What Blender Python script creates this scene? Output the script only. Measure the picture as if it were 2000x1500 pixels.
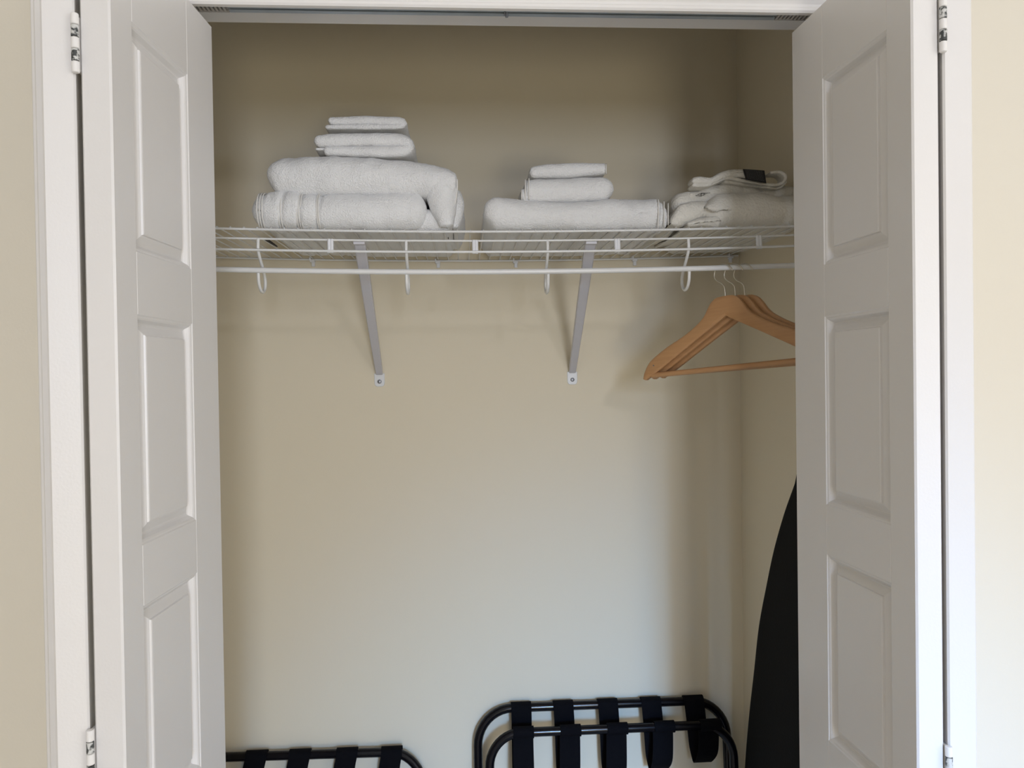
import bpy, math, random
from mathutils import Vector, Matrix, noise
C = bpy.context.scene.collection
for o in list(bpy.data.objects): bpy.data.objects.remove(o)

# ------------------------------------------------------------------ camera
CAMZ = 1.48
YAW, PITCH, ROLL = 0.0623, -0.0121, -0.0148
fw = Vector((math.sin(YAW)*math.cos(PITCH), math.cos(YAW)*math.cos(PITCH), math.sin(PITCH)))
r0 = Vector((math.cos(YAW), -math.sin(YAW), 0.0)); u0 = r0.cross(fw)
rt = r0*math.cos(ROLL) + u0*math.sin(ROLL); up = u0*math.cos(ROLL) - r0*math.sin(ROLL)
cam_d = bpy.data.cameras.new('camera'); cam = bpy.data.objects.new('camera', cam_d); C.objects.link(cam)
cam_d.sensor_fit = 'HORIZONTAL'; cam_d.sensor_width = 36; cam_d.lens = 27; cam_d.clip_start = 0.02
m = Matrix((rt, up, -fw)).transposed().to_4x4(); m.translation = Vector((0, 0, CAMZ)); cam.matrix_world = m
bpy.context.scene.camera = cam

# ------------------------------------------------------------------ light and exposure
w = bpy.data.worlds.new('world'); bpy.context.scene.world = w; w.use_nodes = True
w.node_tree.nodes['Background'].inputs[0].default_value = (0.75, 0.86, 1.0, 1); w.node_tree.nodes['Background'].inputs[1].default_value = 0.3
vs = bpy.context.scene.view_settings
vs.view_transform = 'Standard'; vs.look = 'None'; vs.gamma = 1; vs.exposure = 0.13; vs.use_curve_mapping = False
def area(name, loc, aim, sx, sy, power, col):
    d = bpy.data.lights.new(name, 'AREA'); d.shape = 'RECTANGLE'; d.size = sx; d.size_y = sy; d.energy = power; d.color = col
    o = bpy.data.objects.new(name, d); C.objects.link(o); o.location = loc
    o.rotation_euler = (Vector(aim)-Vector(loc)).to_track_quat('-Z', 'Y').to_euler(); return o
def lamp(name, loc, aim, sx, sy, power, col, spread=180):
    o = area(name, loc, aim, sx, sy, power, col); o.data.spread = math.radians(spread); return o
# daylight through the window behind the camera: sky light falling steeply in, horizon light coming level
lamp('window_sky_light', (.70, -2.79, 1.85), (.46, 1.88, .05), .34, .45, 4.8, (0.22, 0.50, 1.0), 31)
lamp('window_pane_light', (.50, -2.78, 1.70), (.50, 1.2, 1.70), .40, .70, 29, (0.70, 0.79, 1.0), 180)
lamp('ceiling_lamp_light', (.85, -1.9, 2.36), (.5, 1.2, 1.5), .16, .16, 6.5, (0.92, 0.90, 0.95), 180)
lamp('window_low_pane_light', (.62, -2.77, .60), (.62, 1.2, .60), .76, .80, 21, (1.0, 0.90, 0.68), 180)
lamp('side_fill_light', (2.28, -.9, 1.4), (0, -.9, 1.4), 1.4, 1.6, 18, (0.92, 0.95, 1.0), 180)  # added soft fill from the right side; no window stands there

# ------------------------------------------------------------------ helpers
def at(px, py, Y):
    """world point where the sight line of a photo position meets the vertical plane at depth Y"""
    d = rt*((px-1000)/1500) - up*((py-750)/1500) + fw
    d = d*(Y/d.y); return Vector((d.x, d.y, d.z+CAMZ))
def mat(name, col, rough=0.5, metal=0.0, bump=0.0, bscale=200, var=0.0, vscale=3, sheen=0, spec=0.5, coat=0):
    mm = bpy.data.materials.new(name); mm.use_nodes = True; nt = mm.node_tree; b = nt.nodes['Principled BSDF']
    b.inputs['Base Color'].default_value = (*col, 1); b.inputs['Roughness'].default_value = rough
    b.inputs['Metallic'].default_value = metal; b.inputs['Specular IOR Level'].default_value = spec
    b.inputs['Sheen Weight'].default_value = sheen; b.inputs['Coat Weight'].default_value = coat
    tc = nt.nodes.new('ShaderNodeTexCoord')
    if bump:
        n = nt.nodes.new('ShaderNodeTexNoise'); n.inputs['Scale'].default_value = bscale; n.inputs['Detail'].default_value = 3
        nt.links.new(tc.outputs['Object'], n.inputs['Vector'])
        bp = nt.nodes.new('ShaderNodeBump'); bp.inputs['Strength'].default_value = 1; bp.inputs['Distance'].default_value = bump
        nt.links.new(n.outputs['Fac'], bp.inputs['Height']); nt.links.new(bp.outputs['Normal'], b.inputs['Normal'])
    if var:
        n = nt.nodes.new('ShaderNodeTexNoise'); n.inputs['Scale'].default_value = vscale; n.inputs['Detail'].default_value = 4
        nt.links.new(tc.outputs['Object'], n.inputs['Vector'])
        mx = nt.nodes.new('ShaderNodeMixRGB'); mx.inputs[1].default_value = (*[c*(1-var) for c in col], 1); mx.inputs[2].default_value = (*[min(1, c*(1+var)) for c in col], 1)
        nt.links.new(n.outputs['Fac'], mx.inputs[0]); nt.links.new(mx.outputs[0], b.inputs['Base Color'])
    return mm
M = {}
M['wall'] = mat('cream_wall_paint', (0.76, 0.71, 0.605), 0.6, bump=0.0001, bscale=300)
M['closet'] = mat('closet_wall_paint', (0.80, 0.72, 0.555), 0.6, bump=0.0001, bscale=300)
M['door'] = mat('white_door_paint', (0.77, 0.75, 0.735), 0.34, bump=0.00012, bscale=300)
M['trim'] = mat('white_trim_paint', (0.82, 0.80, 0.78), 0.32)
M['ceil'] = mat('ceiling_white', (0.85, 0.83, 0.80), 0.8)
M['floor'] = mat('beige_carpet', (0.60, 0.56, 0.50), 0.95, bump=0.004, bscale=300, var=0.15, vscale=60)
M['wire'] = mat('white_wire_coating', (0.80, 0.80, 0.79), 0.28)
M['clip'] = mat('white_plastic', (0.82, 0.83, 0.86), 0.25)
M['brace'] = mat('shaded_white_brace_coating', (0.62, 0.61, 0.65), 0.35)  # white coating, with the shade under the shelf put into its grey
M['foot'] = mat('brace_foot_coating', (0.78, 0.79, 0.80), 0.35)
M['screw'] = mat('screw_steel', (0.30, 0.31, 0.33), 0.4, 0.8)
M['steel'] = mat('galvanised_steel', (0.36, 0.41, 0.46), 0.42, 0.3, var=0.2, vscale=25)
M['bracketgrey'] = mat('grey_plastic_bracket', (0.38, 0.36, 0.34), 0.5)
def worn():
    mm = bpy.data.materials.new('worn_hinge_paint'); mm.use_nodes = True; nt = mm.node_tree; b = nt.nodes['Principled BSDF']; b.inputs['Roughness'].default_value = 0.4
    tc = nt.nodes.new('ShaderNodeTexCoord'); n = nt.nodes.new('ShaderNodeTexNoise'); n.inputs['Scale'].default_value = 190; n.inputs['Detail'].default_value = 3
    cr = nt.nodes.new('ShaderNodeValToRGB'); e = cr.color_ramp.elements; e[0].position = .46; e[0].color = (.05, .055, .055, 1); e[1].position = .56; e[1].color = (.62, .62, .60, 1)
    nt.links.new(tc.outputs['Object'], n.inputs['Vector']); nt.links.new(n.outputs['Fac'], cr.inputs[0]); nt.links.new(cr.outputs[0], b.inputs['Base Color']); return mm
M['bare'] = worn()
M['towel'] = mat('white_terry', (0.93, 0.93, 0.93), 0.95, bump=0.0030, bscale=380, sheen=0.4, spec=0.1)
M['hem'] = mat('white_woven_hem', (0.84, 0.82, 0.78), 0.8, bump=0.0006, bscale=700, spec=0.2)
M['robe'] = mat('off_white_cloth', (0.80, 0.77, 0.70), 0.95, bump=0.0022, bscale=220, sheen=0.25, spec=0.1)
M['tag'] = mat('black_tag', (0.008, 0.008, 0.009), 0.6)
M['tagtext'] = mat('grey_tag_print', (0.09, 0.09, 0.095), 0.7)
M['chrome'] = mat('hanger_hook_steel', (0.62, 0.58, 0.50), 0.3, 0.9)
M['black'] = mat('gloss_black_tube', (0.003, 0.003, 0.005), 0.16, spec=0.32)
M['strap'] = mat('black_webbing', (0.0030, 0.0030, 0.0045), 0.85, bump=0.0008, bscale=500, spec=0.12)
M['cover'] = mat('charcoal_board_cover', (0.0075, 0.0075, 0.0075), 0.9, bump=0.0006, bscale=300, var=0.12, vscale=10, spec=0.15)
M['boardleg'] = mat('grey_leg_tube', (0.35, 0.35, 0.36), 0.4, 0.5)
def wood():
    mm = bpy.data.materials.new('varnished_beech'); mm.use_nodes = True; nt = mm.node_tree; b = nt.nodes['Principled BSDF']
    b.inputs['Roughness'].default_value = 0.38
    tc = nt.nodes.new('ShaderNodeTexCoord'); mp = nt.nodes.new('ShaderNodeMapping'); mp.inputs['Scale'].default_value = (6, 60, 60)
    n = nt.nodes.new('ShaderNodeTexNoise'); n.inputs['Scale'].default_value = 3; n.inputs['Detail'].default_value = 5
    cr = nt.nodes.new('ShaderNodeValToRGB'); cr.color_ramp.elements[0].color = (0.44, 0.225, 0.095, 1); cr.color_ramp.elements[1].color = (0.58, 0.325, 0.15, 1)
    nt.links.new(tc.outputs['Object'], mp.inputs[0]); nt.links.new(mp.outputs[0], n.inputs['Vector'])
    nt.links.new(n.outputs['Fac'], cr.inputs[0]); nt.links.new(cr.outputs[0], b.inputs['Base Color']); return mm
M['wood'] = wood()

class MB:
    def __init__(s): s.v = []; s.f = []
    def box(s, a, b):
        x0, y0, z0 = a; x1, y1, z1 = b; n = len(s.v)
        s.v += [(x0,y0,z0),(x1,y0,z0),(x1,y1,z0),(x0,y1,z0),(x0,y0,z1),(x1,y0,z1),(x1,y1,z1),(x0,y1,z1)]
        s.f += [tuple(n+i for i in q) for q in ((0,3,2,1),(4,5,6,7),(0,1,5,4),(1,2,6,5),(2,3,7,6),(3,0,4,7))]; return s
    def loft(s, rings, closed=True, caps=True):
        n = len(s.v); k = len(rings[0])
        for r in rings: s.v += [tuple(p) for p in r]
        for i in range(len(rings)-1):
            for j in range(k if closed else k-1):
                a = n+i*k+j; b = n+i*k+(j+1) % k
                s.f.append((a, b, b+k, a+k))
        if caps:
            s.f.append(tuple(n+j for j in range(k))[::-1]); e = n+(len(rings)-1)*k; s.f.append(tuple(e+j for j in range(k)))
        return s
    def tube(s, pts, r, k=10, caps=True):
        pts = [Vector(p) for p in pts]; rings = []; N = None
        for i, p in enumerate(pts):
            t = (pts[min(i+1, len(pts)-1)]-pts[max(i-1, 0)]).normalized()
            if N is None:
                N = t.cross(Vector((0, 0, 1)));
                if N.length < 0.1: N = t.cross(Vector((1, 0, 0)))
            N = (N-t*N.dot(t)).normalized(); B = t.cross(N)
            rr = r[i] if isinstance(r, (list, tuple)) else r
            rings.append([p+(N*math.cos(a)+B*math.sin(a))*rr for a in [2*math.pi*j/k for j in range(k)]])
        return s.loft(rings, True, caps)
    def prism(s, poly, axis, a, b):
        """poly of 2-D points extruded along an axis ('x': poly is (y,z); 'y': (x,z); 'z': (x,y))"""
        mk = {'x': lambda p, t: (t, p[0], p[1]), 'y': lambda p, t: (p[0], t, p[1]), 'z': lambda p, t: (p[0], p[1], t)}[axis]
        return s.loft([[mk(p, a) for p in poly], [mk(p, b) for p in poly]])
    def build(s, name, material, parent=None, smooth=False, bevel=0, angle=None, recalc=True):
        me = bpy.data.meshes.new(name); me.from_pydata(s.v, [], s.f); me.update()
        if recalc:
            import bmesh
            bm = bmesh.new(); bm.from_mesh(me); bmesh.ops.recalc_face_normals(bm, faces=bm.faces); bm.to_mesh(me); bm.free()
        if smooth:
            for p in me.polygons: p.use_smooth = True
            if angle:
                me.set_sharp_from_angle(angle=math.radians(angle))
        me.materials.append(material); o = bpy.data.objects.new(name, me); C.objects.link(o)
        if parent: o.parent = parent
        if bevel:
            md = o.modifiers.new('bevel', 'BEVEL'); md.width = bevel; md.segments = 2; md.limit_method = 'ANGLE'
        return o
def tag(o, label=None, cat=None, group=None, kind=None):
    if label: o['label'] = label
    if cat: o['category'] = cat
    if group: o['group'] = group
    if kind: o['kind'] = kind
    return o
def empty(name, loc=(0, 0, 0), rz=0):
    o = bpy.data.objects.new(name, None); C.objects.link(o); o.location = loc; o.rotation_euler = (0, 0, rz); o.empty_display_size = 0.05; return o
def struct(o): o['kind'] = 'structure'; return o
def copy_tree(o, parent=None):
    c = o.copy(); C.objects.link(c)
    if parent: c.parent = parent
    for ch in list(o.children): copy_tree(ch, c)
    return c
def catmull(pts, step):
    P = [Vector(p) for p in pts]; out = []
    E = [P[0]*2-P[1]] + P + [P[-1]*2-P[-2]]
    for i in range(1, len(E)-2):
        a, b, c, d = E[i-1:i+3]; L = (c-b).length; n = max(2, int(L/step))
        for k in range(n):
            t = k/n
            out.append(0.5*((2*b)+(c-a)*t+(2*a-5*b+4*c-d)*t*t+(3*b-a-3*c+d)*t**3))
    out.append(P[-1]); return out

# ------------------------------------------------------------------ the setting
XL, XR, YB, ZC = -0.78, 0.689, 1.88, 2.44          # closet interior
WF, WR = 1.165, 1.28                               # wall between room and closet: front and rear face
JL, JR, JH = -0.545, 0.645, 2.059                  # opening
RX0, RX1, RY0 = -2.1, 2.3, -2.8                    # room
struct(MB().box((RX0-.1, RY0-.1, -.1), (RX1+.1, YB+.1, 0)).build('floor', M['floor']))
struct(MB().box((RX0-.1, RY0-.1, ZC), (RX1+.1, YB+.1, ZC+.1)).build('ceiling', M['ceil']))
struct(MB().box((XL-.1, YB, 0), (XR+.1, YB+.1, ZC)).build('wall_back', M['closet']))
struct(MB().box((XL-.1, WR, 0), (XL, YB, ZC)).build('wall_closet_left', M['closet']))
struct(MB().box((XR, WR, 0), (XR+.1, YB, ZC)).build('wall_closet_right', M['closet']))
b = MB(); b.box((RX0-.1, WF, 0), (JL-.018, WR, ZC)); b.box((JR+.018, WF, 0), (RX1+.1, WR, ZC)); b.box((JL-.018, WF, JH+.018), (JR+.018, WR, ZC))
struct(b.build('wall_front', M['wall']))
struct(MB().box((RX0-.1, RY0-.1, 0), (RX0, WF, ZC)).build('wall_left', M['wall']))
struct(MB().box((RX1, RY0-.1, 0), (RX1+.1, WF, ZC)).build('wall_right', M['wall']))
WX0, WX1, WZ0, WZ1 = .08, 1.02, .12, 2.16
b = MB(); b.box((RX0, RY0-.1, 0), (WX0, RY0, ZC)); b.box((WX1, RY0-.1, 0), (RX1, RY0, ZC)); b.box((WX0, RY0-.1, 0), (WX1, RY0, WZ0)); b.box((WX0, RY0-.1, WZ1), (WX1, RY0, ZC))
struct(b.build('wall_rear', M['wall']))
b = MB()
for q in (((WX0-.06, RY0, WZ0-.06), (WX0, RY0+.02, WZ1+.06)), ((WX1, RY0, WZ0-.06), (WX1+.06, RY0+.02, WZ1+.06)), ((WX0, RY0, WZ1), (WX1, RY0+.02, WZ1+.06)), ((WX0, RY0, WZ0-.06), (WX1, RY0+.03, WZ0))): b.box(*q)
struct(b.build('window_1', M['trim']))
struct(MB().box((XL, YB-.012, 0), (XR, YB, .09)).build('baseboard_back', M['trim'], bevel=.003))
# jambs (boards lining the opening) and casings
struct(MB().box((JL-.018, WF, JH), (JR+.018, WR, JH+.018)).build('trim_1', M['trim']))
struct(MB().box((JL-.018, WF, 0), (JL, WR, JH)).build('trim_2', M['trim']))
struct(MB().box((JR, WF, 0), (JR+.018, WR, JH)).build('trim_3', M['trim']))
# casing profile: (distance from the opening, projection)
CP = [(0, 0), (0, .008), (.003, .0105), (.007, .0105), (.009, .0085), (.013, .0085), (.018, .012), (.024, .0135), (.040, .0145), (.052, .0155), (.058, .0165), (.0605, .0145), (.064, .0145), (.066, .012), (.066, 0)]
HB = CAMZ+.5495                                    # lower edge of the head casing
b = MB(); b.loft([[(x, WF-p, HB+d) for d, p in CP] for x in (JL-.07, JR+.07)])
struct(b.build('trim_4', M['trim']))
struct(MB().loft([[(JL-.004-d, WF-p, z) for d, p in CP] for z in (0, HB)]).build('trim_5', M['trim']))
struct(MB().loft([[(JR+.004+d, WF-p, z) for d, p in CP] for z in (0, HB)]).build('trim_6', M['trim']))

# ------------------------------------------------------------------ bifold doors
LW, LT, LZ0, LZ1 = .300, .034, .02, CAMZ+.527
T1, T2 = .0495, .2076
PZ = [(CAMZ+a, CAMZ+c) for a, c in ((.152, .422), (-.196, .078), (-.541, -.268), (-.887, -.614), (-1.233, -.960))]
PROF = [(0, 0), (.0016, .0014), (.0036, .0017), (.0056, .0030), (.0090, .0082), (.0108, .0095), (.0128, .0094), (.0170, .0074), (.0218, .0047), (.0232, .0046), (.0240, .0024), (.0258, .0018)]
def leaf_mesh():
    """local: x along the width from the hinge edge, y across the thickness (0 and LT are the faces), z up"""
    b = MB()
    def quad(p): n = len(b.v); b.v += p; b.f.append((n, n+1, n+2, n+3))
    for side in (0, 1):
        Y = (lambda d: d) if side == 0 else (lambda d: LT-d)
        def rect(x0, z0, x1, z1, d=0): quad([(x0, Y(d), z0), (x1, Y(d), z0), (x1, Y(d), z1), (x0, Y(d), z1)])
        e = .0022                                  # eased arris
        rect(e, LZ0, T1, LZ1); rect(T2, LZ0, LW-e, LZ1)
        zs = [LZ0] + [z for p in reversed(PZ) for z in p] + [LZ1]
        for i in range(0, len(zs), 2):             # rails with a scored line at each stile
            z0, z1 = zs[i], zs[i+1]; g = .0009; dd = .0007
            for xa, sgn in ((T1, 1), (T2, -1)):
                quad([(xa, Y(0), z0), (xa+sgn*g, Y(dd), z0), (xa+sgn*g, Y(dd), z1), (xa, Y(0), z1)])
                quad([(xa+sgn*g, Y(dd), z0), (xa+sgn*2*g, Y(0), z0), (xa+sgn*2*g, Y(0), z1), (xa+sgn*g, Y(dd), z1)])
            rect(T1+2*g, z0, T2-2*g, z1)
        for z0, z1 in PZ:
            pr = None
            for i, d in PROF:
                L = [(T1+i, Y(d), z0+i), (T2-i, Y(d), z0+i), (T2-i, Y(d), z1-i), (T1+i, Y(d), z1-i)]
                if pr:
                    for k in range(4): quad([pr[k], pr[(k+1) % 4], L[(k+1) % 4], L[k]])
                pr = L
            quad(pr)
    e = .0022
    for xa, xb in ((0, e), (LW, LW-e)):            # long edges with eased arrises
        quad([(xb, 0, LZ0), (xa, e, LZ0), (xa, e, LZ1), (xb, 0, LZ1)])
        quad([(xa, e, LZ0), (xa, LT-e, LZ0), (xa, LT-e, LZ1), (xa, e, LZ1)])
        quad([(xa, LT-e, LZ0), (xb, LT, LZ0), (xb, LT, LZ1), (xa, LT-e, LZ1)])
    for z in (LZ0, LZ1): quad([(0, 0, z), (LW, 0, z), (LW, LT, z), (0, LT, z)])
    o = b.build('door_leaf', M['door']); me = o.data; bpy.data.objects.remove(o)
    import bmesh
    bm = bmesh.new(); bm.from_mesh(me); bmesh.ops.remove_doubles(bm, verts=bm.verts, dist=1e-5); bmesh.ops.recalc_face_normals(bm, faces=bm.faces); bm.to_mesh(me); bm.free()
    return me
LEAF = leaf_mesh()
def place_leaf(root, near, far, mirror, name='door_leaf'):
    """the face seen through local y=0 runs from near to far; the body lies to the left of that direction (mirror: to the right)"""
    o = bpy.data.objects.new(name, LEAF); C.objects.link(o); o.parent = root
    d = Vector((far[0]-near[0], far[1]-near[1], 0)).normalized(); n = Vector((-d.y, d.x, 0))
    if mirror: n = -n
    mm = Matrix((d, n, Vector((0, 0, 1)))).transposed().to_4x4(); mm.translation = Vector((near[0], near[1], 0)); o.matrix_world = mm; return o
def hinge(root, x, y, ztop, flip):
    """butt hinge on the edges of two folded leaves: five knuckles, two of them rubbed bare"""
    h = .066; r = .0043; b = MB(); k = h/5
    for i in (0, 2, 4):
        z1 = ztop-i*k-.0004; z0 = z1-k+.0008
        b.tube([(x, y, z0), (x, y, z0+.0008), (x, y, z1-.0008), (x, y, z1)], [r*.8, r, r, r*.8], 14)
    for sx in (-1, 1): b.box((min(x, x+sx*.0019), y+.0035, ztop-h+.004), (max(x, x+sx*.0019), y+.026, ztop-.002))
    ho = b.build('hinge', M['trim'], root, smooth=True, angle=40)
    for i in (1, 3):
        z1 = ztop-i*k-.0005; z0 = z1-k+.001
        MB().tube([(x, y, z0), (x, y, z1)], r*.97, 14).build('hinge_knuckle', M['bare'], ho, smooth=True, angle=40)['label'] = 'knuckle rubbed down to bare grey metal'
    return ho
def door(name, near, far, sgn, label):
    """sgn -1: folded against the left jamb, +1: against the right"""
    root = tag(empty(name, (near[0], near[1], 0)), label, 'folding door', None, 'structure')
    bpy.context.view_layer.update()
    mi = (sgn > 0)
    place_leaf(root, near, far, mi)
    n2 = (near[0]+sgn*(LT+.0045+LT), near[1]+.0005)
    lean = .074 if sgn < 0 else .034
    near2 = (near[0]+sgn*(LT+.0045), near[1]+.0005); far2 = (near2[0]+sgn*lean, near2[1]+math.sqrt(LW**2-lean**2))
    place_leaf(root, near2, far2, mi)
    hx = near[0]+sgn*(LT+.0022)
    for zt in zt_by[name]: hinge(root, hx, near[1]-.0036, zt, sgn)
    for ch in root.children:
        if ch.name.startswith('hinge'): ch.matrix_parent_inverse = root.matrix_world.inverted()
    return root
zt_by = {'door_1': (CAMZ+.4062, CAMZ-.389, CAMZ-1.18), 'door_2': (CAMZ+.4375, CAMZ-.4489, CAMZ-1.20)}
door('door_1', (-.3865, .884), (-.3690, .884+math.sqrt(.09-.0175**2)), -1, 'white three panel bifold door folded open at the left side of the closet')
door('door_2', (.5325, .878), (.5195, .878+math.sqrt(.09-.013**2)), 1, 'white three panel bifold door folded open at the right side, beside the wooden hangers')

# ------------------------------------------------------------------ door track
TZ = CAMZ+.5522
tr = tag(empty('door_track', (.05, 1.178, JH)), 'grey galvanised metal track screwed under the top of the closet opening', 'door track')
def rel(root, o): o.parent = root; o.matrix_parent_inverse = Matrix.Translation(-Vector(root.location)); return o
b = MB(); x0, x1 = at(446, 22, 1.178).x, at(1515, 30, 1.178).x
poly = [(1.167, TZ), (1.1745, TZ), (1.1745, TZ+.0015), (1.1685, TZ+.0015), (1.1685, JH-.0015), (1.1865, JH-.0015), (1.1865, TZ+.0015), (1.1805, TZ+.0015), (1.1805, TZ), (1.188, TZ), (1.188, JH), (1.167, JH)]
b.loft([[(x, y, z) for y, z in poly] for x in (x0, x1)])
rel(tr, b.build('channel', M['steel']))
for (xa, xb) in ((JL+.002, x0-.001), (x1+.001, JR-.002)):
    b = MB(); b.box((xa, 1.1665, TZ+.004), (xb, 1.1885, JH)); n = int((xb-xa)/.006)
    for i in range(n): b.box((xa+i*.006+.001, 1.1695, TZ), (xa+i*.006+.004, 1.1855, TZ+.004))
    b.box((xa, 1.1665, TZ), (xb, 1.168, TZ+.004)); b.box((xa, 1.187, TZ), (xb, 1.1885, TZ+.004))
    rel(tr, b.build('pivot_bracket', M['bracketgrey']))['label'] = 'ribbed grey plastic bracket'
sx = at(990, 24, 1.172).x
rel(tr, MB().tube([(sx, 1.1775, TZ-.006), (sx, 1.1775, TZ+.002)], .0025, 10).box((sx-.004, 1.170, TZ-.002), (sx-.0025, 1.183, TZ+.001)).build('screw', M['screw']))

# ------------------------------------------------------------------ wire shelf
SF, SB = 1.468, 1.870
def sag(x): return .027*(x-.08)**2
def zd(x, y=SF): return CAMZ+.2735+sag(x)+(y-SF)/(SB-SF)*.004
xs = [XL+.006+(XR-XL-.012)*i/48 for i in range(49)]
sh = tag(empty('wire_shelf', (.08, YB, zd(.08))), 'white coated wire shelf with hanging rod, fixed across the back wall and holding the towels', 'shelf')
b = MB(); cw = .0249; x = -.0085-cw*31
while x < XR-.01:
    if x > XL+.01:
        b.tube([(x, SF-.0035, zd(x)+.0006), (x, SF, zd(x)+.0036)] + [(x, y, zd(x, y)+.0036) for y in (1.55, 1.7, SB+.001)] + [(x, SB+.0045, zd(x, SB)-.001)], .0013, 6)
    x += cw
for y, r in ((SF, .0024), (SB, .0024)): b.tube([(x, y, zd(x, y)) for x in xs], r, 8)
rel(sh, b.build('deck_grid', M['wire'], smooth=True, angle=50))
b = MB(); b.tube([(x, 1.474, zd(x)-.0165) for x in xs], .0020, 8); rel(sh, b.build('lip_rail', M['wire'], smooth=True, angle=50))
b = MB(); b.tube([(x, SF, zd(x)-.0385) for x in xs], .0024, 8); rel(sh, b.build('lip_rail', M['wire'], smooth=True, angle=50))
RODZ = -.0765
b = MB(); b.tube([(x, SF, zd(x)+RODZ) for x in xs], .0052, 12); rel(sh, b.build('hanging_rod', M['wire'], smooth=True, angle=50))
for x in (-.657, -.3825, -.1059, .1646, .4403):
    z = zd(x)
    P = [(x, 1.4745, z-.0165), (x, 1.4735, z-.0385), (x, 1.490, z-.056), (x, 1.512, z-.075), (x, 1.522, z-.092), (x, 1.518, z-.106), (x, 1.503, z-.114), (x, 1.486, z-.111), (x, 1.474, z-.099), (x, 1.4705, z+RODZ-.004)]
    b = MB(); b.tube(catmull(P, .006), .0031, 8); rel(sh, b.build('rod_hook', M['wire'], smooth=True, angle=60))
for x in (-.522, -.2479, .0251, .2997, .5796):
    z = zd(x); b = MB(); b.tube([(x-.0025, 1.4705, z-.0415), (x-.0025, 1.4725, z-.0155)], .0034, 10); b.tube([(x+.0028, 1.4705, z-.0415), (x+.0028, 1.4725, z-.0155)], .0034, 10)
    rel(sh, b.build('splice_clip', M['clip'], smooth=True, angle=50))
for x in (-.62, -.3584, -.059, .1298, .4239, .665):
    z = zd(x, SB); b = MB(); b.box((x-.006, SB-.004, z-.006), (x+.006, YB, z+.001)); b.box((x-.003, YB-.006, z-.016), (x+.005, YB, z-.004)); b.box((x-.007, SB-.005, z-.002), (x-.003, YB, z+.006))
    rel(sh, b.build('wall_clip', M['clip'], bevel=.0012))

# ------------------------------------------------------------------ shelf braces
def brace(xf, zf, xt, label, shiny):
    """slanting channel from a screwed foot on the back wall to the shelf front"""
    r = tag(empty('shelf_brace', (xf, YB, zf)), label, 'shelf brace', 'braces under the wire shelf')
    A = Vector((xf, YB-.006, zf+.012)); B = Vector((xt, 1.487, zd(xt)-.021)); d = (B-A).normalized(); X = Vector((1, 0, 0)); X = (X-d*X.dot(d)).normalized(); N = d.cross(X)
    if N.y > 0: N = -N
    b = MB(); rings = []
    for t in (0, .04, .12, .5, .9, 1):
        p = A.lerp(B, t); w = .0085+.0022*min(1, t*1.4); fl = .009 if t > .02 else .004; th = .0016
        prof = [(-w, 0), (-w*.8, .0018), (w*.8, .0018), (w, 0), (w, -fl), (w-th, -fl), (w-th, -th), (-w+th, -th), (-w+th, -fl), (-w, -fl)]
        rings.append([p+X*a+N*c for a, c in prof])
    b.loft(rings); rel(r, b.build('brace_arm', M['brace'], smooth=True, angle=35))
    b = MB(); wv = .0125; hh = [(-wv, .014), (wv, .014), (wv, -.010), (wv*.85, -.0155), (wv*.5, -.018), (-wv*.5, -.018), (-wv*.85, -.0155), (-wv, -.010)]
    b.loft([[(xf+a, y, zf+c) for a, c in hh] for y in (YB, YB-.0028)])
    fo = rel(r, b.build('foot_plate', M['foot'], bevel=.001))
    b = MB(); b.tube([(xf, YB-.002, zf-.006), (xf, YB-.0048, zf-.006), (xf, YB-.0058, zf-.006)], [.0052, .0048, .003], 14)
    s = rel(fo, b.build('screw', M['screw'], smooth=True, angle=40)); s.matrix_parent_inverse = Matrix.Translation(-Vector(r.location)); s.matrix_parent_inverse = Matrix.Identity(4)
    # top clip wrapping the lip wire
    b = MB(); b.box((xt-.011, 1.478, zd(xt)-.0235), (xt+.011, 1.492, zd(xt)-.0145)); rel(r, b.build('end_clip', M['brace'], bevel=.0015))
    bpy.context.view_layer.update(); return r
brace(-.2044, CAMZ-.006, -.1955, 'white metal shelf brace, its shade painted in as grey, under the tall towel stack', 0)
brace(.2662, CAMZ-.0085, .2505, 'white metal shelf brace, its shade painted in as grey, under the middle towel stack, its foot plate shinier', 1)

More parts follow.
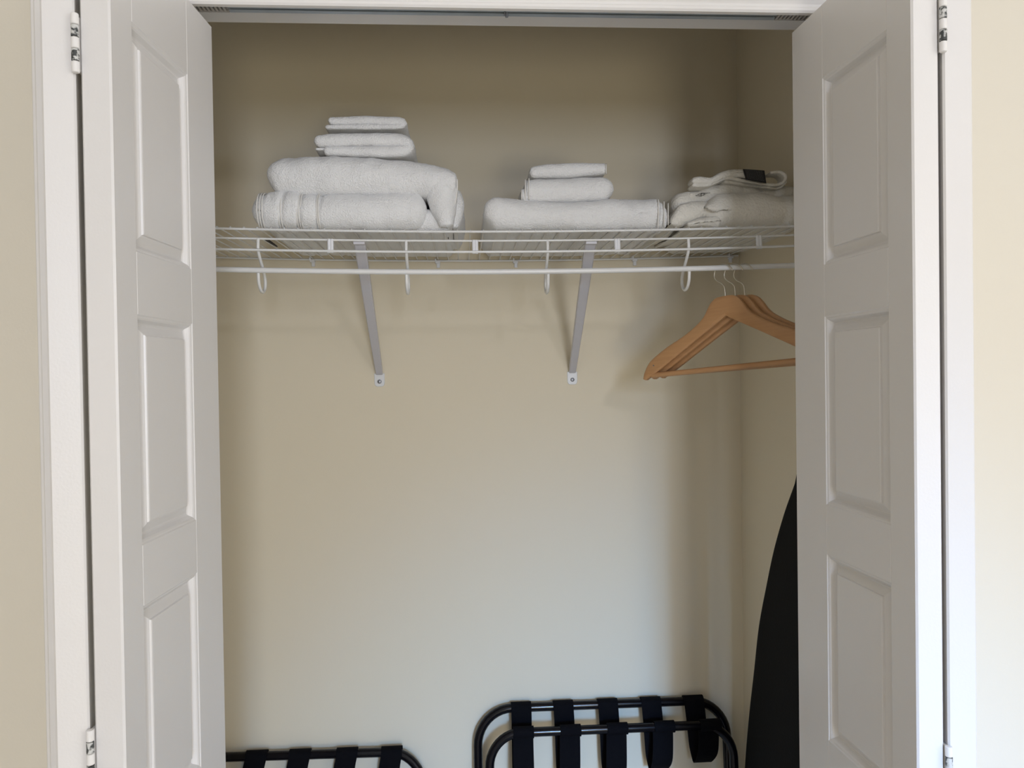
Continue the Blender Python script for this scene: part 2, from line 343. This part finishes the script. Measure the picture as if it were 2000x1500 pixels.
# ------------------------------------------------------------------ towels
def se(a, n):                                       # superellipse point
    c, s = math.cos(a), math.sin(a)
    return (abs(c)**(2/n))*(1 if c >= 0 else -1), (abs(s)**(2/n))*(1 if s >= 0 else -1)
def frame_path(path, Y):
    pts = [at(a, c, Y) for a, c, t in path]; k = Y/1500
    C4 = catmull([(p.x, p.z, t*k) for p, (_, _, t) in zip(pts, path)], .0028); return C4
def cloth(name, layers, material, parent=None, seed=0, rough=1.0, floor=None, NC=72, step=None):
    """layers: dicts with path [(px,py,thickness px)], y0, y1 (front and rear) and the reference depth Y of the silhouette;
    each is a thick soft layer swept along its path; together they are ONE piece of cloth"""
    b = MB()
    for L in layers:
        P = frame_path(L['path'], L.get('Y', 1.49)); n = len(P); e = L.get('n', 2.9)
        S = [0]
        for i in range(1, n): S.append(S[-1]+math.hypot(P[i][0]-P[i-1][0], P[i][1]-P[i-1][1]))
        T = S[-1]; er = L.get('end', (.5, .5)); rings = []
        y0, y1 = L['y0'], L['y1']; yc, D = (y0+y1)/2, (y1-y0)/2; skew = L.get('skew', 0)
        for i in range(n):
            a, c = P[max(0, i-1)], P[min(n-1, i+1)]; tx, tz = c[0]-a[0], c[1]-a[1]; l = math.hypot(tx, tz) or 1; tx /= l; tz /= l; nx, nz = -tz, tx
            th = P[i][2]/2; r0_, r1_ = er[0]*P[i][2], er[1]*P[i][2]; s = 1
            if r0_ > 0 and S[i] < r0_: s = min(s, math.sqrt(max(0, 1-(1-S[i]/r0_)**2)))
            if r1_ > 0 and T-S[i] < r1_: s = min(s, math.sqrt(max(0, 1-(1-(T-S[i])/r1_)**2)))
            s = max(s, .06); ring = []
            for j in range(NC):
                g = 2*math.pi*j/NC; cy, cn = se(g, e)
                # thin cross-sections get a round front edge: exponent acts on depth within one half-thickness of the edge
                dd = D-(1-s)*th*.9
                yy = cy; f = 1-abs(cy); lim = th/D
                edge = 1.0
                if f < lim: edge = math.sqrt(max(0, 1-(1-f/lim)**2))
                hn = (1 if cn >= 0 else -1)*edge*th*s if abs(cn) > 1e-6 else 0
                p = Vector((P[i][0]+nx*hn, yc+yy*dd+skew*(S[i]/T-.5), P[i][1]+nz*hn))
                q = p*1.0+Vector((seed*3.1, seed*1.7, seed*.9))
                nv = Vector((nx*(1 if hn >= 0 else -1)*.8, cy*.8, nz*(1 if hn >= 0 else -1)*.8)) if abs(cy) > .6 else Vector((nx, 0, nz))*(1 if hn >= 0 else -1)
                d = rough*(.0050*noise.noise(q*11)+.0030*noise.noise(q*31)+.0011*noise.noise(q*90)+.0005*noise.noise(q*260))
                fold = L.get('fold')
                if fold: d += fold(p)
                p += nv*d
                if floor is not None:
                    fz = floor(p.x, p.y)
                    if p.z < fz: p.z = fz
                ring.append(p)
            rings.append(ring)
        b.loft(rings)
    return b.build(name, material, parent, smooth=True)
def pxlist(l): return l
deckz = lambda x, y: zd(x, y)+.0052
def ring_bands(parent, spots, path, Y, y0, depth, r=.0014, name='woven_band', mat_='hem', push=-.0012):
    """raised threads that run over the front of a towel at given photo columns"""
    P = frame_path(path, Y)
    b = MB()
    for px, lean in spots:
        X = at(px, 400, Y).x; i = min(range(len(P)), key=lambda k: abs(P[k][0]-X)); c = P[i]; th = c[2]/2; pts = []
        for k in range(19):
            g = math.radians(-88+ (88+100)*k/18); h = math.sin(g); yy = y0+th*.95*(1-max(0, math.cos(g)))*1.0 if g < math.pi/2 else y0+th*.95+(g-math.pi/2)*.10
            pts.append(Vector((X+lean*(h+1)*th*.5, yy-push, c[1]+min(1, math.sin(min(g, math.pi/2)))*(th+push*.6))))
        b.tube(pts, r, 6)
    return b.build(name, M[mat_], parent, smooth=True)

# tall stack, lowest: bath towel with woven bands at its left end
gv = [(at(a, 411, 1.49).x, w_, am) for a, w_, am in ((511, .0050, .0042), (551, .0050, .0046), (586, .0045, .0050), (623, .0040, .0042))]
def bands(p): return -sum(am*math.exp(-((p.x-gx-(p.z-zd(p.x)-.035)*.12)/w_)**2) for gx, w_, am in gv)
pA = [(489, 411, 66), (520, 410, 72), (600, 411, 71), (700, 412, 69), (780, 411, 71), (834, 413, 68)]
tw = cloth('bath_towel', [dict(path=pA, y0=1.474, y1=1.864, end=(.45, .35), fold=bands),
    dict(path=[(800, 425, 50), (845, 428, 46), (880, 438, 22)], y0=1.50, y1=1.85, end=(.3, .5))], M['towel'], seed=1, floor=deckz)
tag(tw, 'large white bath towel with woven bands at its left end, bottom of the tall stack', 'towel', 'towels in the tall stack')
for sp in ([(505, 10), (510, 10), (515, 10)], [(546, 8), (551, 8), (557, 8)], [(582, 4), (586, 4), (590, 4)], [(621, 2), (624, 2)]):
    ring_bands(tw, [(a, c*.0001) for a, c in sp], pA, 1.49, 1.474, .3)
a0, a1 = at(517, 468, 1.560), at(541, 482, 1.605)
zt = zd(a0.x)-.0075
q0, q1 = at(518, 466.5, 1.556), at(541, 481.5, 1.606)
b = MB(); b.loft([[q+Vector((a, 0, c)) for a, c in ((-.0022*k, -.0020*k), (.0028*k, -.0012*k), (.0028*k, .0018*k), (-.0022*k, .0012*k))] for q, k in ((q0, 1), (q0.lerp(q1, .5), .85), (q1, .45))])
b.build('care_tag', M['tag'], tw)['label'] = 'black tag poking down through the shelf wires'
# second: bath towel drooping over the right end
pB = [(518, 338, 62), (545, 339, 75), (600, 341, 77), (680, 342, 75), (760, 344, 72), (820, 349, 68), (864, 358, 58), (892, 363, 40)]
tw = cloth('bath_towel', [dict(path=pB, y0=1.478, y1=1.79, end=(.42, .16)),
    dict(path=[(856, 346, 62), (862, 372, 64), (866, 402, 54), (873, 444, 26)], y0=1.477, y1=1.78, end=(.3, .1), n=2.4),
    dict(path=[(872, 372, 52), (884, 396, 46), (889, 420, 32), (884, 446, 18)], y0=1.512, y1=1.78, end=(.3, .1), Y=1.52)], M['towel'], seed=2)
tag(tw, 'large white bath towel whose right end droops down over the banded towel', 'towel', 'towels in the tall stack')
b = MB()
for (L, yy) in (([(893, 350), (893, 370), (889, 395), (882, 425), (877, 443)], 1.489), ([(899, 384), (902, 400), (898, 425), (890, 443)], 1.523)):
    b.tube(catmull([at(a, c, yy) for a, c in L], .004), .0014, 8)
b.build('hem', M['hem'], tw, smooth=True)['label'] = 'stitched hem along the drooping edge'
# third: hand towel folded double, fold to the right
tw = cloth('hand_towel', [dict(path=[(609, 271, 20), (630, 269, 25), (700, 267, 25), (770, 268, 26), (792, 273, 25), (797, 279, 22), (790, 287, 22), (760, 290, 22), (700, 290, 21), (628, 289, 17)], y0=1.50, y1=1.72, end=(.45, .45)),
    dict(path=[(612, 286, 5), (640, 286, 6), (700, 286, 6)], y0=1.505, y1=1.70, end=(.5, .5))], M['towel'], seed=3, rough=.55)
tag(tw, 'white hand towel folded double, just below the small cloth topping the tall stack', 'towel', 'towels in the tall stack')
# fourth: face cloth
tw = cloth('face_cloth', [dict(path=[(639, 234, 13), (660, 234, 16), (720, 233, 16), (780, 236, 17), (787, 241, 12), (775, 246, 9.5), (720, 246.5, 9.5), (634, 247, 8)], y0=1.52, y1=1.66, end=(.5, .5), Y=1.52)], M['towel'], seed=4, rough=.4)
tag(tw, 'small white face cloth folded double, topmost of the tall stack', 'face cloth', 'face cloths')
# middle stack
pC = [(945, 418, 52), (965, 416, 60), (1010, 418, 58), (1060, 421, 55), (1130, 420, 56), (1200, 417, 60), (1250, 416, 62), (1292, 417, 60)]
tw = cloth('bath_towel', [dict(path=pC, y0=1.474, y1=1.862, end=(.45, .12)), dict(path=[(1240, 420, 50), (1300, 419, 52)], y0=1.480, y1=1.858, end=(.1, .12)), dict(path=[(1240, 424, 42), (1306, 423, 44)], y0=1.486, y1=1.855, end=(.1, .14))], M['towel'], seed=5, floor=deckz)
tag(tw, 'wide white folded bath towel, bottom of the middle stack', 'towel', 'towels in the middle stack')
b = MB()
for px_, y_, h_ in ((1286, 1.473, 30), (1297, 1.480, 26), (1305, 1.487, 22)):
    b.tube([at(px_, 418+h_*math.sin(g), y_+.012*(1-math.cos(g))) for g in [math.radians(a) for a in range(-80, 81, 16)]], .0012, 6)
b.build('hem', M['hem'], tw, smooth=True)
tw = cloth('hand_towel', [dict(path=[(1026, 370, 44), (1070, 369, 47), (1130, 367, 49), (1180, 366, 47), (1202, 368, 42)], y0=1.488, y1=1.71, end=(.1, .48)),
    dict(path=[(1018, 380, 24), (1040, 378, 26), (1100, 378, 30)], y0=1.492, y1=1.70, end=(.1, .4))], M['towel'], seed=6, rough=.6)
tag(tw, 'white hand towel folded thick with its hem on the left, centre of the middle stack', 'towel', 'towels in the middle stack')
b = MB()
for px_, y_, c_, h_ in ((1026, 1.487, 370, 20), (1033, 1.485, 369, 21), (1019, 1.491, 381, 11)):
    b.tube([at(px_, c_+h_*math.sin(g), y_+.010*(1-math.cos(g))) for g in [math.radians(a) for a in range(-80, 81, 16)]], .0013, 6)
b.build('hem', M['hem'], tw, smooth=True)
tw = cloth('face_cloth', [dict(path=[(1034, 337, 21), (1060, 334, 25), (1110, 332, 27), (1150, 330, 25), (1184, 330, 22)], y0=1.505, y1=1.66, end=(.4, .1), Y=1.51)], M['towel'], seed=7, rough=.5)
tag(tw, 'small white face cloth, topmost of the middle stack', 'face cloth', 'face cloths')
b = MB(); b.tube([at(1184, 330+10*math.sin(g), 1.505+.008*(1-math.cos(g))) for g in [math.radians(a) for a in range(-80, 81, 16)]], .0012, 6); b.build('hem', M['hem'], tw, smooth=True)
# right: loosely folded robe-like bundle
def lump(p): return .007*noise.noise(Vector((p.x*14+3, p.y*6, p.z*9)))+.004*noise.noise(Vector((p.x*36, p.y*12, p.z*20+5)))
nx_ = at(1389, 417, 1.49)
def notch(p): return lump(p)*.8-.016*math.exp(-((p.x-nx_.x)/.013)**2-((p.z-nx_.z)/.010)**2)
tw = cloth('folded_robe', [
    dict(path=[(1377, 404, 42), (1395, 408, 62), (1430, 410, 68), (1480, 409, 68), (1540, 410, 68), (1592, 412, 62)], y0=1.474, y1=1.86, end=(.45, .4), fold=notch, n=2.4),
    dict(path=[(1320, 424, 32), (1342, 404, 56), (1375, 392, 54), (1420, 392, 50)], y0=1.525, y1=1.86, end=(.5, .4), fold=lump, Y=1.53),
    dict(path=[(1309, 437, 14), (1332, 424, 36), (1365, 410, 44), (1400, 408, 44)], y0=1.495, y1=1.86, end=(.5, .4), fold=lump, Y=1.50),
    dict(path=[(1340, 440, 8), (1372, 434, 22), (1410, 430, 30)], y0=1.480, y1=1.75, end=(.5, .4), fold=lump),
    dict(path=[(1346, 384, 10), (1366, 379, 20), (1395, 374, 28), (1450, 376, 34), (1520, 379, 32), (1585, 386, 30)], y0=1.528, y1=1.82, end=(.5, .4), fold=lump, Y=1.53)], M['robe'], seed=8, floor=deckz)
tag(tw, 'bulky off-white terry bundle loosely folded at the right end of the shelf', 'folded cloth')
bl = cloth('cloth_belt', [
    dict(path=[(1351, 354, 14), (1366, 352, 15), (1390, 353, 14), (1412, 343, 16), (1435, 338, 17), (1470, 340, 20), (1495, 342, 16)], y0=1.505, y1=1.545, end=(.5, .3), Y=1.51),
    dict(path=[(1352, 361, 8), (1385, 360, 8), (1420, 347, 8), (1450, 352, 7), (1500, 360, 6.5), (1522, 360, 6.5), (1533, 352, 7), (1534, 343, 7), (1524, 336, 6.5), (1503, 337, 6)], y0=1.508, y1=1.55, end=(.5, .5), Y=1.51),
    dict(path=[(1415, 352, 7), (1450, 357, 7), (1500, 364, 6), (1524, 365, 6), (1540, 352, 4)], y0=1.515, y1=1.555, end=(.5, .5), Y=1.51)], M['robe'], seed=9, rough=.35)
tag(bl, 'thin off-white cloth strip looped on top of the terry bundle, with a black label', 'cloth strip')
c4 = [at(a, c, 1.5015) for a, c in ((1451, 330), (1493, 333), (1497, 358), (1457, 351))]; c5 = [p+Vector((0, .0012, 0)) for p in c4]
b = MB(); b.loft([c4, c5]); lb = b.build('care_label', M['tag'], bl); lb['label'] = 'black care label with rows of tiny grey print'
b = MB(); random.seed(4)
for k in range(7):
    t = .12+k*.12; A = c4[0].lerp(c4[3], t); B = c4[1].lerp(c4[2], t); s = .1
    while s < .88:
        l = random.uniform(.04, .10); p, q = A.lerp(B, s), A.lerp(B, min(.9, s+l)); o_ = Vector((0, -.0003, 0)); u_ = Vector((0, 0, .0009))
        b.loft([[p+o_, q+o_, q+o_+u_, p+o_+u_], [p, q, q+u_, p+u_]]); s += l+.025
b.build('label_print', M['tagtext'], lb)

# ------------------------------------------------------------------ hangers
HX0 = at(1412, 540, SF).x
def hanger_proto():
    r = empty('wooden_hanger')
    U = [(0, 0), (.012, 0), (.021, -.002), (.030, -.008), (.038, -.018), (.052, -.037), (.076, -.054), (.105, -.069), (.142, -.085), (.18, -.106), (.194, -.119), (.203, -.134), (.206, -.145)]
    Lw = [(0, -.038), (.004, -.040), (.0135, -.046), (.07, -.077), (.129, -.110), (.16, -.1275), (.185, -.1405), (.200, -.148)]
    Uc = catmull([(a, c, 0) for a, c in U], .004); Lc = catmull([(a, c, 0) for a, c in Lw], .004)
    def samp(cv, n):
        S = [0]
        for i in range(1, len(cv)): S.append(S[-1]+(cv[i]-cv[i-1]).length)
        out = []
        for k in range(n):
            s = S[-1]*k/(n-1); i = max(0, min(len(S)-2, next((j for j in range(len(S)-1) if S[j+1] >= s-1e-9), len(S)-2))); t = (s-S[i])/max(1e-9, S[i+1]-S[i]); out.append(cv[i].lerp(cv[i+1], min(1, t)))
        return out
    n = 46; A = samp(Uc, n); B = samp(Lc, n); b = MB(); T = .006; rings = []
    seq = [(-1, k) for k in range(n-1, 0, -1)] + [(1, k) for k in range(n)]
    for sg, k in seq:
        a = Vector((A[k].x*sg, 0, A[k].y)); c = Vector((B[k].x*sg, 0, B[k].y)); ring = []; e = .12
        prof = [(0, .62), (.06, .88), (.16, 1), (.84, 1), (.94, .88), (1, .62)]
        for t, h in prof: p = a.lerp(c, t); ring.append(p+Vector((0, -T*h, 0)))
        for t, h in reversed(prof): p = a.lerp(c, t); ring.append(p+Vector((0, T*h, 0)))
        rings.append(ring)
    b.loft(rings); b.build('hanger_body', M['wood'], r, smooth=True, angle=40)
    b = MB(); b.tube([(-.186, 0, -.139), (-.17, 0, -.139), (0, 0, -.139), (.17, 0, -.139), (.186, 0, -.139)], .0055, 12); b.build('trouser_bar', M['wood'], r, smooth=True, angle=40)
    P = [(0, -.004), (0, .012), (-.001, .019), (-.006, .026), (-.015, .032), (-.0195, .038), (-.0205, .045), (-.017, .0535), (-.009, .0600), (0, .0622), (.009, .0600), (.016, .0545), (.020, .047)]
    b = MB(); b.tube(catmull([(a, 0, c) for a, c in P], .002), .0013, 8); b.build('hook', M['chrome'], r, smooth=True)
    for sg in (-1, 1):
        b = MB(); b.tube([(sg*.176, -.0066, -.119), (sg*.176, -.0055, -.119)], .0016, 8); b.build('pin', M['screw'], r)
    return r
hp = hanger_proto(); ang = math.radians(50)
labs = ['varnished wooden hanger in front of the other two, its left tip fully in view', 'varnished wooden hanger in the middle, between the other two hangers', 'varnished wooden hanger furthest behind, against the closet side']
for i, dx in enumerate((0, .0203, .0395)):
    h = hp if i == 0 else copy_tree(hp)
    x = HX0+dx; h.location = (x, SF, zd(x)+RODZ+.0052+.0013-.0622)
    h.rotation_mode = 'XYZ'; h.rotation_euler = Matrix.Rotation(-ang, 4, 'Z').to_euler()
    tilt = math.radians(-4.2+i*.4)
    R = Matrix.Rotation(-ang, 4, 'Z') @ Matrix.Rotation(tilt, 4, 'Y')
    piv = Vector((x, SF, zd(x)+RODZ+.0052+.0013)); mm = Matrix.Translation(piv) @ R @ Matrix.Translation(Vector((0, 0, -.0622))); h.matrix_world = mm
    tag(h, labs[i], 'hanger', 'wooden hangers on the rod')

# ------------------------------------------------------------------ ironing board leaning flat against the right wall
ib = tag(empty('ironing_board', (.67, 1.66, 0)), 'black covered ironing board standing on end against the right closet wall, behind the right door', 'ironing board')
tl = -.14
def bc(z): return 1.693+tl*z
edge = [(-.2155+.012, .010), (-.2155, .026), (-.2923, .078), (-.379, .119), (-.4681, .147), (-.5739, .172), (-.692, .187), (-.815, .198), (-.9524, .200), (-1.2, .200), (-1.40, .195), (-1.445, .180), (-1.458, .150)]
# half widths follow the seen rear edge; the centre line leans a little towards the room
pts = []
seen = [(-.2155, 1.4891), (-.2923, 1.5476), (-.379, 1.6026), (-.4681, 1.647), (-.5739, 1.6943), (-.692, 1.7287), (-.815, 1.7645), (-.9524, 1.7953), (-1.15, 1.822), (-1.38, 1.850)]
axis = lambda z: 1.455-.135*(z+.2)
rear = [(-.175, axis(-.175)+.004), (-.185, axis(-.185)+.022)] + [(z, y-.0) for z, y in seen] + [(-1.43, 1.845), (-1.455, 1.82)]
outline = [(CAMZ+z, y) for z, y in rear] + [(CAMZ+z, 2*axis(z)-y) for z, y in reversed(rear)]
ctrl = catmull([(y, z, 0) for z, y in outline] + [(outline[0][1], outline[0][0], 0)], .012)[:-1]
cy = sum(p.x for p in ctrl)/len(ctrl); cz = sum(p.y for p in ctrl)/len(ctrl)
b = MB(); rings = []
for x, ins in ((.674, .004), (.672, 0), (.660, 0), (.6568, .003), (.6555, .010), (.655, .03)):
    rings.append([(x, cy+(p.x-cy)*(1-ins/.17), cz+(p.y-cz)*(1-ins/.6)) for p in ctrl])
b.loft(rings); rel(ib, b.build('padded_cover', M['cover'], smooth=True, angle=40))
for y_ in (1.60, 1.68):
    b = MB(); b.tube(catmull([(.680, y_-.05, .25), (.680, y_-.04, .6), (.680, y_, .95)], .05), .0048, 8); rel(ib, b.build('folded_leg', M['boardleg'], smooth=True))

# ------------------------------------------------------------------ folding luggage racks
def u_frame(xl, xr, Yt, Zt, Yf, R=.085, slope=0, r=.0108, zl=0):
    """inverted U of bent tube: feet at depth Yf on the floor, top rail at depth Yt and height Zt"""
    P = []; n = 10
    def pt(x, z): t = z/Zt; return Vector((x, Yf+(Yt-Yf)*t, z+slope*(x-(xl+xr)/2)*t))
    for z in (r, .15, .3, .45, Zt-R-.02): P.append(pt(xl, z))
    for k in range(n+1):
        a = math.pi-k/n*math.pi/2; P.append(pt(xl+R+R*math.cos(a), Zt-R+R*math.sin(a)))
    for t in (.25, .5, .75): P.append(pt(xl+R+(xr-xl-2*R)*t, Zt))
    for k in range(n+1):
        a = math.pi/2-k/n*math.pi/2; P.append(pt(xr-R+R*math.cos(a), Zt-R+R*math.sin(a)))
    for z in (Zt-R-.02, .45, .3, .15, r): P.append(pt(xr, z))
    return MB().tube(P, r, 14)
def rack(label, bf, ff, sb, sf, w, drop, parent_loc):
    root = tag(empty('luggage_rack', parent_loc), label, 'luggage rack', 'folded luggage racks')
    for F in (bf, ff):
        fr = rel(root, u_frame(**F).build('frame', M['black'], smooth=True))
        for x in (F['xl'], F['xr']):
            b = MB(); b.tube([(x, F['Yf'], 0), (x, F['Yf']+.0005, .025)], .0128, 12); o = b.build('foot_cap', M['strap'], smooth=True, angle=40); o.parent = fr
    for si, (xa, xc) in enumerate(zip(sb, sf)):
        # ribbon: round the rear rail, down, round a slack bottom, up and round the front rail
        def rail(F, x): return Vector((x, F['Yt'], F['Zt']+F.get('slope', 0)*(x-(F['xl']+F['xr'])/2)))
        A, B = rail(bf, xa), rail(ff, xc); r = bf.get('r', .0108)+.0022; P = []
        for g in range(200, -1, -25): a = math.radians(g); P.append(A+Vector((0, r*math.cos(a), r*math.sin(a)))) if False else None
        for g in (-60, -20, 20, 60, 100, 140, 180): a = math.radians(g); P.append(A+Vector((0, r*math.cos(a), r*math.sin(a))))
        d = drop[si]; yb = bf['Yt']-r
        my = (A.y-r+B.y+r)/2; lo = min(A.z, B.z)-d
        P += [Vector((xa+(xc-xa)*.2, A.y-r-.001, A.z-.05)), Vector((xa+(xc-xa)*.4, A.y-r-.004, lo+.03)), Vector((xa+(xc-xa)*.5, my, lo)), Vector((xa+(xc-xa)*.7, B.y-.001, lo+.035)), Vector((xc, B.y+r-.002, B.z-.04))]
        for g in (0, 40, 80, 120, 160, 200, 235): a = math.radians(g); P.append(B+Vector((0, r*math.cos(a), r*math.sin(a))))
        cv = catmull(P, .008); b = MB(); rings = []
        for i, p in enumerate(cv):
            t = (cv[min(i+1, len(cv)-1)]-cv[max(i-1, 0)]).normalized(); X = Vector((1, 0, 0)); nn = t.cross(X).normalized()
            mid = math.exp(-((p.z-lo)/.02)**2)*.15
            hw = w/2*(1-mid); rings.append([p-X*hw+nn*.001, p+X*hw+nn*.001, p+X*hw-nn*.001, p-X*hw-nn*.001])
        b.loft(rings); rel(root, b.build('strap', M['strap'], smooth=True, angle=50))
    return root
random.seed(7)
bf = dict(xl=.020, xr=.634, Yt=1.858, Zt=CAMZ-.812, Yf=1.80, slope=-.003)
ff = dict(xl=.046, xr=.630, Yt=1.800, Zt=CAMZ-.846, Yf=1.735, slope=-.003, R=.075)
rack('black folding luggage rack at the right, standing taller beside the ironing board', bf, ff, [.1262, .229, .3385, .4455, .552], [.1269, .2389, .3511, .4642, .5763], (.049), (.150, .142, .135, .118, .104), (.33, 1.80, 0))
bf = dict(xl=-.715, xr=-.108, Yt=1.852, Zt=CAMZ-.900, Yf=1.60, slope=-.015)
ff = dict(xl=-.690, xr=-.130, Yt=1.795, Zt=CAMZ-.975, Yf=1.54, slope=-.015, R=.075)
rack('black folding luggage rack at the left, only its strapped top rail in view', bf, ff, [-.607, -.5055, -.404, -.293, -.187], [-.66, -.555, -.45, -.335, -.225], .050, (.13, .12, .13, .125, .12), (-.41, 1.70, 0))
